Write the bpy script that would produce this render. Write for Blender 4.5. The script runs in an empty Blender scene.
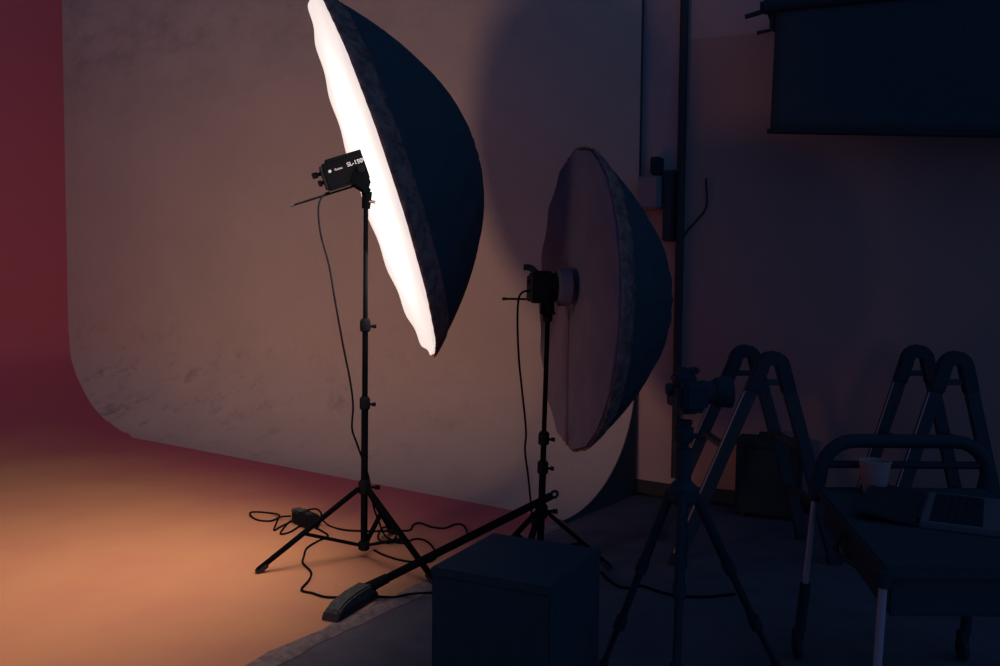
import bpy, bmesh, math, random
from mathutils import Vector as V, Matrix
random.seed(7)
S = bpy.context.scene
COL = S.collection
PI = math.pi
R = math.radians

# ------------------------------------------------------------------ camera
FPX, EYE = 901.0, 1.16
PITCH, ROLL = math.atan(53 / FPX), R(0.5)
FWD = V((0, math.cos(PITCH), -math.sin(PITCH)))
RT0 = V((1, 0, 0)); UP0 = RT0.cross(FWD)
RT = RT0 * math.cos(ROLL) + UP0 * math.sin(ROLL)
UP = UP0 * math.cos(ROLL) - RT0 * math.sin(ROLL)
cam_d = bpy.data.cameras.new('camera_view')
cam_d.sensor_width = 36; cam_d.lens = FPX / 1000 * 36; cam_d.clip_start = .05
cam = bpy.data.objects.new('view_camera', cam_d); COL.objects.link(cam)
m = Matrix((RT, UP, -FWD)).transposed().to_4x4(); m.translation = V((0, 0, EYE))
cam.matrix_world = m
S.camera = cam
EYEV = V((0, 0, EYE))

def ray(px, py):
    return FWD + RT * ((px - 500) / FPX) - UP * ((py - 333) / FPX)
def at(px, py, Y):                       # the point of the place seen at a pixel, Y metres ahead
    d = ray(px, py); return EYEV + d * (Y / d.y)
def onz(px, py, z=0.0):                  # the point of a level surface seen at a pixel
    d = ray(px, py); return EYEV + d * ((z - EYE) / d.z)

# the studio's own frame: s runs left along the back wall, b comes out from it
RR = V((.8104, -.5859, 0)); NA = V((.5859, .8104, 0)); UU = -RR
ORG = onz(564, 520) + NA * .72; ORG.z = 0
def W(s, b, z=0.0):
    return ORG + UU * s - NA * b + V((0, 0, z))
FZ = -.015                                # the concrete lies a little lower than the painted stage

# ------------------------------------------------------------------ materials
def mat(name, col, rough=.6, metal=0, spec=.3, noise=None, bump=None, emit=None, sheen=0):
    m = bpy.data.materials.new(name); m.use_nodes = True
    nt = m.node_tree; p = nt.nodes['Principled BSDF']
    p.inputs['Base Color'].default_value = (*col, 1)
    p.inputs['Roughness'].default_value = rough
    p.inputs['Metallic'].default_value = metal
    p.inputs['Specular IOR Level'].default_value = spec
    tc = nt.nodes.new('ShaderNodeTexCoord')
    if noise:
        sc, col2, lo, hi = noise[:4]
        n = nt.nodes.new('ShaderNodeTexNoise'); n.inputs['Scale'].default_value = sc
        n.inputs['Detail'].default_value = 8; n.inputs['Roughness'].default_value = .65
        nt.links.new(tc.outputs['Object'], n.inputs['Vector'])
        r = nt.nodes.new('ShaderNodeMapRange'); r.inputs[1].default_value = lo; r.inputs[2].default_value = hi
        nt.links.new(n.outputs['Fac'], r.inputs[0])
        mx = nt.nodes.new('ShaderNodeMix'); mx.data_type = 'RGBA'
        mx.inputs['A'].default_value = (*col, 1); mx.inputs['B'].default_value = (*col2, 1)
        nt.links.new(r.outputs[0], mx.inputs['Factor']); nt.links.new(mx.outputs['Result'], p.inputs['Base Color'])
    if bump:
        n = nt.nodes.new('ShaderNodeTexNoise'); n.inputs['Scale'].default_value = bump[0]; n.inputs['Detail'].default_value = 6
        nt.links.new(tc.outputs['Object'], n.inputs['Vector'])
        b = nt.nodes.new('ShaderNodeBump'); b.inputs['Strength'].default_value = bump[1]; b.inputs['Distance'].default_value = .01
        nt.links.new(n.outputs['Fac'], b.inputs['Height']); nt.links.new(b.outputs['Normal'], p.inputs['Normal'])
    return m

AMB = (.030, .092, .255)
POWER, SPREAD = 11.5, 125
M = {}
M['cloth'] = mat('black_cloth', (.060, .067, .068), .95, spec=.02, noise=(30, (.068, .075, .076), .4, .6))
M['dark_plastic'] = mat('dark_plastic', (.040, .049, .055), .6, spec=.06)
M['dark_paint'] = mat('dark_enamel', (.036, .044, .050), .6, spec=.06)
M['plastic'] = mat('black_plastic', (.011, .012, .015), .7, spec=.02)
M['paint'] = mat('black_powder_coat', (.006, .007, .009), .8, spec=.0)
M['rubber'] = mat('black_rubber', (.035, .036, .038), .8, spec=.1)
M['cable'] = mat('cable_sheath', (.010, .011, .013), .8, spec=.0)
M['band'] = mat('pleated_band_cloth', (.40, .17, .125), .9, spec=.0, noise=(24, (.17, .085, .07), .42, .62))
M['metal'] = mat('brushed_aluminium', (.55, .5, .5), .38, metal=1)
M['pale_metal'] = mat('satin_steel_tube', (.72, .42, .40), .5, metal=.2)
M['ladder'] = mat('dark_ladder_enamel', (.052, .056, .06), .5, spec=.15)
M['grey_cloth'] = mat('unlit_white_diffuser_cloth', (.22, .19, .27), .95, spec=.02, noise=(6, (.185, .165, .235), .4, .62), bump=(14, .15))
M['dim_white'] = mat('frosted_reflector', (.15, .125, .17), .7, spec=.1)
M['white'] = mat('white_print', (.95, .93, .92), .5)
M['bulk'] = mat('grey_plastic', (.085, .085, .075), .6, noise=(60, (.04, .045, .04), .4, .6))
M['paper'] = mat('paper_cup_card', (.60, .28, .235), .8)
M['silver'] = mat('silver_aluminium_shell', (.20, .15, .15), .5, metal=.2)
M['screen'] = mat('dark_glass', (.012, .022, .035), .25, spec=.3)
M['keys'] = mat('black_keycaps', (.030, .032, .034), .6, spec=.15)
M['box_paint'] = mat('beige_switch_box', (.40, .24, .23), .7)
M['conduit'] = mat('grey_conduit', (.035, .034, .036), .6)
M['amber'] = mat('clear_plug_plastic', (.22, .13, .10), .4)

def diffuser_mat():
    m = bpy.data.materials.new('glowing_diffuser_cloth'); m.use_nodes = True
    nt = m.node_tree; p = nt.nodes['Principled BSDF']
    p.inputs['Base Color'].default_value = (.85, .8, .78, 1); p.inputs['Roughness'].default_value = .9
    tc = nt.nodes.new('ShaderNodeTexCoord')
    ln = nt.nodes.new('ShaderNodeVectorMath'); ln.operation = 'LENGTH'
    nt.links.new(tc.outputs['Object'], ln.inputs[0])
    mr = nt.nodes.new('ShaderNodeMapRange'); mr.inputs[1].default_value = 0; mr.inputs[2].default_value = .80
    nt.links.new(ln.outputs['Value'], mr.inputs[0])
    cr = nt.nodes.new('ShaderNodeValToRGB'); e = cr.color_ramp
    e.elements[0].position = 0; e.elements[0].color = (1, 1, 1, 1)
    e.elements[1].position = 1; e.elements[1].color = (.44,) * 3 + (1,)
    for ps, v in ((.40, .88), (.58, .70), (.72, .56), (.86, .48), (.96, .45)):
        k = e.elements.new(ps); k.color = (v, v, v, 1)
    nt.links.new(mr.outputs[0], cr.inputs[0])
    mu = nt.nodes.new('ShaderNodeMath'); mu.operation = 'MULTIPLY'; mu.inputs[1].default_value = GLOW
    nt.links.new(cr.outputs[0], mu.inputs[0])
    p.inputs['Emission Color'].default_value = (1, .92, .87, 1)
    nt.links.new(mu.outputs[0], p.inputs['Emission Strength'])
    return m
GLOW = 1.6
M['glow'] = diffuser_mat()

def world_nodes(m):
    nt = m.node_tree; return nt, nt.nodes['Principled BSDF']

def wall_paint(name, base, scuff, dirt_low=True):
    """Off-white scuffed plaster: fine grain, smudges that gather on the cove and near the top."""
    m = bpy.data.materials.new(name); m.use_nodes = True
    nt, p = world_nodes(m)
    N = nt.nodes.new; L = nt.links.new
    tc = N('ShaderNodeTexCoord')
    def noise(scale, detail=8, rough=.6, stretch=None):
        n = N('ShaderNodeTexNoise'); n.inputs['Scale'].default_value = scale
        n.inputs['Detail'].default_value = detail; n.inputs['Roughness'].default_value = rough
        if stretch:
            mp = N('ShaderNodeMapping'); mp.inputs['Scale'].default_value = stretch
            mp.inputs['Rotation'].default_value = (0, 0, math.atan2(UU.y, UU.x))
            L(tc.outputs['Object'], mp.inputs['Vector']); L(mp.outputs[0], n.inputs['Vector'])
        else:
            L(tc.outputs['Object'], n.inputs['Vector'])
        return n
    def rng(src, lo, hi, a=0, b=1):
        r = N('ShaderNodeMapRange'); L(src, r.inputs[0])
        for i, v in enumerate((lo, hi, a, b)): r.inputs[i + 1].default_value = v
        return r.outputs[0]
    def mul(a, b):
        k = N('ShaderNodeMath'); k.operation = 'MULTIPLY'
        for i, v in enumerate((a, b)):
            if isinstance(v, float): k.inputs[i].default_value = v
            else: L(v, k.inputs[i])
        return k.outputs[0]
    def mix(fac, a, b):
        x = N('ShaderNodeMix'); x.data_type = 'RGBA'
        L(fac, x.inputs['Factor'])
        for k, v in (('A', a), ('B', b)):
            if isinstance(v, tuple): x.inputs[k].default_value = (*v, 1)
            else: L(v, x.inputs[k])
        return x.outputs['Result']
    n1 = noise(1.6, 6, .6); n2 = noise(4.2, 12, .78, (1, 1, 1.5)); n3 = noise(60, 4, .6)
    c = mix(rng(n1.outputs['Fac'], .35, .7), base, tuple(v * .90 for v in base))
    c = mix(mul(rng(n3.outputs['Fac'], .4, .62), .25), c, tuple(v * .8 for v in base))
    # smudges: irregular patches where shoes and hands rub, low down and far left
    sx = N('ShaderNodeSeparateXYZ'); L(tc.outputs['Object'], sx.inputs[0])
    low = mul(rng(sx.outputs['Z'], .95, .35), rng(n2.outputs['Fac'], .52, .66))
    far = rng(sx.outputs['Y'], 5.2, 7.4, .25, 1)
    c = mix(mul(mul(low, far), .75), c, scuff)
    n4 = noise(2.2, 9, .7, (1, 1, 2.2))
    top = mul(rng(sx.outputs['Z'], 2.3, 3.1), rng(n4.outputs['Fac'], .46, .66))
    c = mix(mul(top, .40), c, scuff)
    L(c, p.inputs['Base Color'])
    p.inputs['Roughness'].default_value = .85; p.inputs['Specular IOR Level'].default_value = .1
    b = N('ShaderNodeBump'); b.inputs['Strength'].default_value = .12; b.inputs['Distance'].default_value = .01
    L(n2.outputs['Fac'], b.inputs['Height']); L(b.outputs[0], p.inputs['Normal'])
    return m
M['wall'] = wall_paint('scuffed_white_plaster', (.60, .455, .36), (.24, .20, .21))
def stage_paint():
    m = mat('red_stage_paint_lit_orange', (.55, .128, .145), .8, spec=.06, bump=(90, .06)); nt, p = world_nodes(m)
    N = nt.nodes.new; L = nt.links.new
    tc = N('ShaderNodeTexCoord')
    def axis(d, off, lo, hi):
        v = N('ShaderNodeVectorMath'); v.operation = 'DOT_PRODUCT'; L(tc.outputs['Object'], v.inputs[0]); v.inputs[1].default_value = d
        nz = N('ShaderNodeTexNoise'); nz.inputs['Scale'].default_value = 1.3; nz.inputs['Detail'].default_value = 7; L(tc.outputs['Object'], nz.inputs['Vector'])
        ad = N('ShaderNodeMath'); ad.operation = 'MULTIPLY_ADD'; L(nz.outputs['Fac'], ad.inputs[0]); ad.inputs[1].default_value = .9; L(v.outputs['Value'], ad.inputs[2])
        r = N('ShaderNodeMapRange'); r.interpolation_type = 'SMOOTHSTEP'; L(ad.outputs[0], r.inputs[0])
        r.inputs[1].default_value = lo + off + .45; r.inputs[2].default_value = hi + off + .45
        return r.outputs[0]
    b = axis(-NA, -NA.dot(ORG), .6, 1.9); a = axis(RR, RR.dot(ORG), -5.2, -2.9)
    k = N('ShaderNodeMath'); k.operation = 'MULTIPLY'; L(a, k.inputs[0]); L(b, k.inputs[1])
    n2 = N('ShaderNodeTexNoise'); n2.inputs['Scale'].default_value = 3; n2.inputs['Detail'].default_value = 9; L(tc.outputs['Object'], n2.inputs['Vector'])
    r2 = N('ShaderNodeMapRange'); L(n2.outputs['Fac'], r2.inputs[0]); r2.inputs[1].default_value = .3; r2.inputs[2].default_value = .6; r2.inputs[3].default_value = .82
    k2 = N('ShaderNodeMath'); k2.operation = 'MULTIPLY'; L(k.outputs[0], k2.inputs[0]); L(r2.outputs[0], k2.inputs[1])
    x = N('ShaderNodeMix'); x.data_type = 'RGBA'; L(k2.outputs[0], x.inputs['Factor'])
    x.inputs['A'].default_value = (.55, .128, .145, 1); x.inputs['B'].default_value = (.70, .315, .155, 1)  # lamp's pool of light painted in: red turns orange away from the walls
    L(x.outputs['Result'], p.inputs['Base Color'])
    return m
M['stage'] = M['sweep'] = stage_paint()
M['end_board'] = mat('dark_end_board', (.085, .075, .07), .9, spec=.02)
M['edge'] = mat('worn_stage_edge', (.36, .24, .19), .9, noise=(22, (.20, .13, .115), .40, .62), bump=(50, .3))
M['concrete'] = mat('dark_concrete', (.155, .13, .135), .85, spec=.04, noise=(5, (.115, .10, .105), .38, .66), bump=(30, .15))
M['concrete_wall'] = mat('pillar_plaster', (.62, .37, .33), .85, spec=.1, noise=(4, (.56, .335, .30), .4, .65))

def two_tone():
    m = mat('two_tone_wall', (.24, .165, .20), .85, spec=.1)
    nt, p = world_nodes(m); N = nt.nodes.new; L = nt.links.new
    g = N('ShaderNodeTexCoord'); sx = N('ShaderNodeSeparateXYZ'); L(g.outputs['Object'], sx.inputs[0])
    c = N('ShaderNodeMath'); c.operation = 'GREATER_THAN'; L(sx.outputs['Z'], c.inputs[0]); c.inputs[1].default_value = 2.42  # upper part of the wall lighter above a level line
    n = N('ShaderNodeTexNoise'); n.inputs['Scale'].default_value = 2.5; n.inputs['Detail'].default_value = 8
    L(g.outputs['Object'], n.inputs['Vector'])
    a = N('ShaderNodeMix'); a.data_type = 'RGBA'; L(n.outputs['Fac'], a.inputs['Factor'])
    a.inputs['A'].default_value = (.60, .27, .22, 1); a.inputs['B'].default_value = (.52, .235, .19, 1)
    x = N('ShaderNodeMix'); x.data_type = 'RGBA'; L(c.outputs[0], x.inputs['Factor'])
    L(a.outputs['Result'], x.inputs['A']); x.inputs['B'].default_value = (.62, .32, .265, 1)
    L(x.outputs['Result'], p.inputs['Base Color'])
    return m
M['two_tone'] = two_tone()

# ------------------------------------------------------------------ mesh building
class MB:
    def __init__(s): s.v = []; s.f = []
    def add(s, vs, fs):
        k = len(s.v); s.v += [V(v) for v in vs]; s.f += [[i + k for i in f] for f in fs]; return s
    def box(s, c, ax, h):
        c = V(c); ax = [V(a).normalized() for a in ax]
        vs = [c + ax[0] * (h[0] * i) + ax[1] * (h[1] * j) + ax[2] * (h[2] * k) for i in (-1, 1) for j in (-1, 1) for k in (-1, 1)]
        return s.add(vs, [(0, 1, 3, 2), (4, 6, 7, 5), (0, 4, 5, 1), (2, 3, 7, 6), (0, 2, 6, 4), (1, 5, 7, 3)])
    def prism(s, pts, d):                 # closed outline pts extruded by d
        n = len(pts); d = V(d)
        vs = [V(p) for p in pts] + [V(p) + d for p in pts]
        return s.add(vs, [tuple(range(n))[::-1], tuple(range(n, 2 * n))] + [(i, (i + 1) % n, n + (i + 1) % n, n + i) for i in range(n)])
    def tube(s, pts, r, n=10, closed=False):
        pts = [V(p) for p in pts]; N = len(pts)
        rs = r if isinstance(r, (list, tuple)) else [r] * N
        tg = []
        for i in range(N):
            a = pts[(i - 1) % N] if (closed or i) else pts[i]; b = pts[(i + 1) % N] if (closed or i < N - 1) else pts[i]
            tg.append((b - a).normalized())
        ref = V((0, 0, 1)) if abs(tg[0].z) < .9 else V((1, 0, 0))
        nx = tg[0].cross(ref).normalized(); vs = []
        for i in range(N):
            nx = (nx - tg[i] * nx.dot(tg[i])).normalized(); ny = tg[i].cross(nx)
            vs += [pts[i] + (nx * math.cos(2 * PI * k / n) + ny * math.sin(2 * PI * k / n)) * rs[i] for k in range(n)]
        fs = []
        for i in range(N if closed else N - 1):
            j = (i + 1) % N
            fs += [(i * n + k, i * n + (k + 1) % n, j * n + (k + 1) % n, j * n + k) for k in range(n)]
        if not closed: fs += [tuple(range(n))[::-1], tuple((N - 1) * n + k for k in range(n))]
        return s.add(vs, fs)
    def lathe(s, base, axis, prof, n=24, cap=True):
        axis = V(axis).normalized(); base = V(base)
        ref = V((0, 0, 1)) if abs(axis.z) < .9 else V((1, 0, 0))
        x = axis.cross(ref).normalized(); y = axis.cross(x); vs = []
        for r, h in prof:
            vs += [base + axis * h + (x * math.cos(2 * PI * k / n) + y * math.sin(2 * PI * k / n)) * r for k in range(n)]
        fs = []
        for i in range(len(prof) - 1):
            fs += [(i * n + k, i * n + (k + 1) % n, (i + 1) * n + (k + 1) % n, (i + 1) * n + k) for k in range(n)]
        if cap: fs += [tuple(range(n))[::-1], tuple((len(prof) - 1) * n + k for k in range(n))]
        return s.add(vs, fs)
    def build(s, name, mt, parent=None, bevel=0, smooth=40, base=None, solid=0, seg=2):
        o0 = base if base is not None else (root_loc(parent) if parent else V((0, 0, 0)))
        me = bpy.data.meshes.new(name)
        bm = bmesh.new()
        vs = [bm.verts.new(v - o0) for v in s.v]
        for f in s.f:
            try: bm.faces.new([vs[i] for i in f])
            except ValueError: pass
        bmesh.ops.remove_doubles(bm, verts=bm.verts, dist=1e-6)
        if not solid: bmesh.ops.recalc_face_normals(bm, faces=bm.faces)
        if bevel:
            ed = [e for e in bm.edges if len(e.link_faces) == 2 and e.calc_face_angle(0) > R(35)]
            bmesh.ops.bevel(bm, geom=ed, offset=bevel, segments=seg, affect='EDGES', clamp_overlap=True)
        bm.to_mesh(me); bm.free()
        me.materials.append(mt)
        if smooth:
            me.shade_smooth(); me.set_sharp_from_angle(angle=R(smooth))
        o = bpy.data.objects.new(name, me); COL.objects.link(o)
        if base is not None: o.location = base
        if parent: o.parent = parent
        if solid:
            md = o.modifiers.new('thickness', 'SOLIDIFY'); md.thickness = solid; md.offset = 0
        return o

def root_loc(o):
    while o.parent: o = o.parent
    return o.location
def tag(o, label=None, cat=None, group=None, kind=None):
    for k, v in (('label', label), ('category', cat), ('group', group), ('kind', kind)):
        if v: o[k] = v
    return o
def thing(name, loc, label, cat, group=None):
    o = bpy.data.objects.new(name, None); COL.objects.link(o); o.location = loc; o.empty_display_size = .05
    return tag(o, label, cat, group)
def structure(mb, name, mt, **k):
    return tag(mb.build(name, mt, **k), kind='structure')
def smooth_path(pts, k=8):
    pts = [V(p) for p in pts]; P = [pts[0] * 2 - pts[1]] + pts + [pts[-1] * 2 - pts[-2]]; out = []
    for i in range(1, len(P) - 2):
        a, b, c, d = P[i - 1:i + 3]
        for j in range(k):
            t = j / k
            out.append(.5 * ((2 * b) + (c - a) * t + (2 * a - 5 * b + 4 * c - d) * t * t + (3 * b - a - 3 * c + d) * t ** 3))
    return out + [pts[-1]]
def lettering(body, name, origin, xdir, ydir, height, parent, mt, bold=.0):
    cu = bpy.data.curves.new(name, 'FONT'); cu.body = body; cu.size = 1; cu.extrude = .01; cu.offset = bold
    t = bpy.data.objects.new(name, cu); COL.objects.link(t)
    bpy.context.view_layer.update()
    me = bpy.data.meshes.new_from_object(t.evaluated_get(bpy.context.evaluated_depsgraph_get()))
    COL.objects.unlink(t); bpy.data.objects.remove(t)
    x = V(xdir).normalized(); y = (V(ydir) - x * V(ydir).dot(x)).normalized(); z = x.cross(y)
    sc = height / .7
    o0 = root_loc(parent)
    for v in me.vertices:
        c = v.co.copy(); v.co = origin + x * (c.x * sc) + y * (c.y * sc) + z * (c.z * sc) - o0
    me.materials.clear(); me.materials.append(mt)
    o = bpy.data.objects.new(name, me); COL.objects.link(o); o.parent = parent
    return o

# ------------------------------------------------------------------ the setting
# back wall with a coved foot, standing free at its right end
def cove(n=18):
    pts = []
    for i in range(n + 1):
        t = PI / 2 * i / n; pts.append((.72 * (1 - math.sin(t)), .64 * (1 - math.cos(t))))
    return pts + [(0, 1.5), (0, 4.2)]
prof = cove()
outl = prof + [(-.012, 4.2), (-.012, -.02), (.72, -.02)]
mb = MB(); n = len(outl); s0, s1 = 0, 7.0
mb.prism([W(s0, b, z) for b, z in outl], UU * (s1 - s0))
structure(mb, 'wall_back', M['wall'], smooth=25)
mb = MB().prism([W(-.001, b, z) for b, z in outl], RR * .005)
structure(mb, 'trim_2', M['end_board'], smooth=0)
# left sweep: a curved sheet falling from the left wall on to the stage
sw = [(0, 4.2), (0, 2.4), (0, 1.2), (0, .72), (.015, .62), (.05, .51), (.136, .405), (.33, .290), (.596, .190), (.95, .10), (1.327, .043), (1.65, .017), (1.87, .006), (2.14, .0005), (2.4, -.004)]
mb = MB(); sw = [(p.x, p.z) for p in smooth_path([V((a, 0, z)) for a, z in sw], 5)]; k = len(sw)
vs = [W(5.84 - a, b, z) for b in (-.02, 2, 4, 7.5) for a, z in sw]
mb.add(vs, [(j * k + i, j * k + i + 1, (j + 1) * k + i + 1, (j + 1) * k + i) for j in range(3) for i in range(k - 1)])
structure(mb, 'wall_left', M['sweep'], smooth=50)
# painted stage floor and its worn edge
pe = onz(256, 666) - ORG; EDGE = pe.dot(UU) / (-pe.dot(NA) - .72)
edge_s = lambda b: EDGE * (b - .72)
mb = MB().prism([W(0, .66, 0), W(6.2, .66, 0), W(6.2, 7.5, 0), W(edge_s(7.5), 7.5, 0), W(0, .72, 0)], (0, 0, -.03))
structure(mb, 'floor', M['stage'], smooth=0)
mb = MB(); nseg = 90; A_, B_, C_ = [], [], []
for i in range(nseg + 1):
    b = .74 + 6.7 * i / nseg
    A_.append(W(edge_s(b) + .034 + random.uniform(-.012, .012), b, .0015)); B_.append(W(edge_s(b), b, .0015)); C_.append(W(edge_s(b) - .024 + random.uniform(-.010, .010), b, -.0135))
for i in range(nseg):
    mb.add([A_[i], A_[i + 1], B_[i + 1], B_[i]], [(0, 1, 2, 3)]); mb.add([B_[i], B_[i + 1], C_[i + 1], C_[i]], [(0, 1, 2, 3)])
structure(mb, 'trim_1', M['edge'], smooth=60)
# concrete floor of the room
mb = MB().box((1.0, 4.0, FZ - .06), ((1, 0, 0), (0, 1, 0), (0, 0, 1)), (9, 7, .06))
structure(mb, 'floor_concrete', M['concrete'], smooth=0)
# plain wall behind the stage end, then the darker right wall turning off it
P_in = W(0, -.035)
dp = ray(683, 200); t = (P_in - EYEV).dot(NA) / dp.dot(NA); PC = EYEV + dp * t; PC.z = 0
mb = MB().prism([W(.6, -.035), PC, PC + NA * .1, W(.6, -.19)], (0, 0, 4.2))
structure(mb, 'wall_middle', M['concrete_wall'], smooth=0)
R2 = V((.93, -.367, 0)).normalized(); N2 = V((.367, .93, 0)).normalized()
mb = MB().prism([PC, PC + R2 * 5, PC + R2 * 5 + N2 * .12, PC + N2 * .12], (0, 0, 4.2))
structure(mb, 'wall_right', M['two_tone'], smooth=0)
mb = MB().prism([W(-.0, -.035), PC, PC - NA * .015, W(-.0, -.022)], (0, 0, .07))
structure(mb, 'baseboard_middle', M['conduit'], smooth=0)
mb = MB().prism([PC, PC + R2 * 5, PC + R2 * 5 - N2 * .015, PC - N2 * .015], (0, 0, .07))
structure(mb, 'baseboard_right', M['conduit'], smooth=0)

# ------------------------------------------------------------------ fittings on the walls
pc = PC - NA * .03 - RR * .0
o = MB().tube([pc + V((0, 0, FZ + .13)), pc + V((0, 0, 4.1))], .022, 12).build('pipe', M['conduit'], base=pc + V((0, 0, FZ)))
tag(o, 'dark vertical conduit pipe running up the corner of the walls', 'pipe')
def onwall(px, py, off=0):               # a point on the plain wall beside the pipe
    d = ray(px, py); q = P_in - NA * off; t = (q - EYEV).dot(NA) / d.dot(NA); return EYEV + d * t
c = onwall(652, 193, .05)
t = thing('switch_box', c, 'pale square switch box mounted on the wall beside the conduit pipe', 'switch box')
MB().box(c, (RR, NA, (0, 0, 1)), (.060, .05, .085)).build('housing', M['box_paint'], t, bevel=.006)
MB().box(c - NA * .053, (RR, NA, (0, 0, 1)), (.054, .004, .08)).build('cover', M['box_paint'], t, bevel=.002)
MB().tube([c + V((0, 0, .09)) + RR * .02, c + V((0, 0, .15)) + RR * .02], .012, 10).build('conduit_stub', M['conduit'], t)
c = onwall(657, 166, .04)
t = thing('socket', c, 'small dark socket fixed just above the pale switch box', 'socket')
MB().box(c, (RR, NA, (0, 0, 1)), (.022, .04, .045)).build('housing', M['dark_plastic'], t, bevel=.005)
MB().lathe(c - NA * .038, -NA, [(.016, 0), (.016, .006), (.011, .006), (.011, .001)], 16).build('socket_face', M['dark_plastic'], t)
c = onwall(670, 206, .03)  # dark block put where the switch box casts its shade
t = thing('shadow_block', c, 'tall dark block standing in for shade between the switch box and the pipe', 'shadow block')
MB().box(c, (RR, NA, (0, 0, 1)), (.030, .03, .185)).build('housing', M['ladder'], t, bevel=.006)  # body of the shadow block, stands in for shade, not a real housing
MB().box(c - NA * .032, (RR, NA, (0, 0, 1)), (.024, .003, .16)).build('lid', M['ladder'], t, bevel=.002)
def onright(px, py, off=0):
    d = ray(px, py); q = PC - N2 * off; t = (q - EYEV).dot(N2) / d.dot(N2); return EYEV + d * t
pts = [onright(x, y, .012) for x, y in ((706, 178), (707, 200), (705, 210), (697, 220), (689, 229), (684, 236))]
tag(MB().tube(smooth_path(pts), .005, 8).build('wall_cable', M['conduit'], base=pts[0]),
    'thin loose cable looping from the right wall back to the pipe', 'cable')

# roller with black cloth hung from the right wall
def onscr(px, py):
    q = PC - N2 * .42; d = ray(px, py); t = (q - EYEV).dot(N2) / d.dot(N2); return EYEV + d * t
TL, BL, BR_ = onscr(776, 9), onscr(770, 131), onscr(1000, 135)
TR = onscr(884, 0); dt = (TR - TL); 
TLn = TL.copy(); RZ = TL.z
ext = R2 * 2.4
slope = (BR_.z - BL.z) / ((BR_ - BL).length)
t = thing('backdrop_roller', TL + V((0, 0, .03)), 'black cloth backdrop half unrolled from a roller high on the right wall', 'backdrop')
mb = MB(); nx, nz = 40, 10; vs = []
top0 = TL; bot0 = BL
for i in range(nx + 1):
    a = i / nx
    top = top0 + ext * a + V((0, 0, 0))
    bot = bot0 + ext * a; bot.z = BL.z + slope * a * 2.4
    for j in range(nz + 1):
        c = j / nz
        p = top.lerp(bot, c); p -= N2 * (.006 * math.sin(a * 9) * c)
        vs.append(p)
mb.add(vs, [(i * (nz + 1) + j, (i + 1) * (nz + 1) + j, (i + 1) * (nz + 1) + j + 1, i * (nz + 1) + j + 1) for i in range(nx) for j in range(nz)])
MB.build(mb, 'cloth', M['cloth'], t, solid=.003)
MB().tube([TL + V((0, 0, .02)) - R2 * .03, TL + V((0, 0, .02)) + ext], .035, 18).build('roller_tube', M['dark_plastic'], t)
b2 = BL + ext; b2.z = BL.z + slope * 2.4
MB().tube([BL - R2 * .012, b2], .012, 10).build('weight_bar', M['rubber'], t)
c = TL - R2 * .03
br = MB().box(c + N2 * .2 + V((0, 0, .035)), (R2, N2, (0, 0, 1)), (.018, .22, .03)).build('bracket', M['dark_paint'], t, bevel=.004)
MB().lathe(c - R2 * .0 + V((0, 0, .02)), -R2, [(.04, 0), (.04, .02), (.02, .025), (.02, .04)], 18).build('end_hub', M['dark_plastic'], br)
a = onscr(745, 17); MB().tube([a, c + V((0, 0, .0))], .011, 10).build('crank_arm', M['dark_paint'], t)
a = onscr(757, 33); e = onscr(771, 30)
MB().tube([a, e, e + V((0, 0, .06))], .009, 10).build('hook', M['dark_paint'], t)
a = onscr(767, 0); MB().tube([a, onscr(768, 8), c], .013, 10).build('hanger', M['dark_paint'], t)

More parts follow.
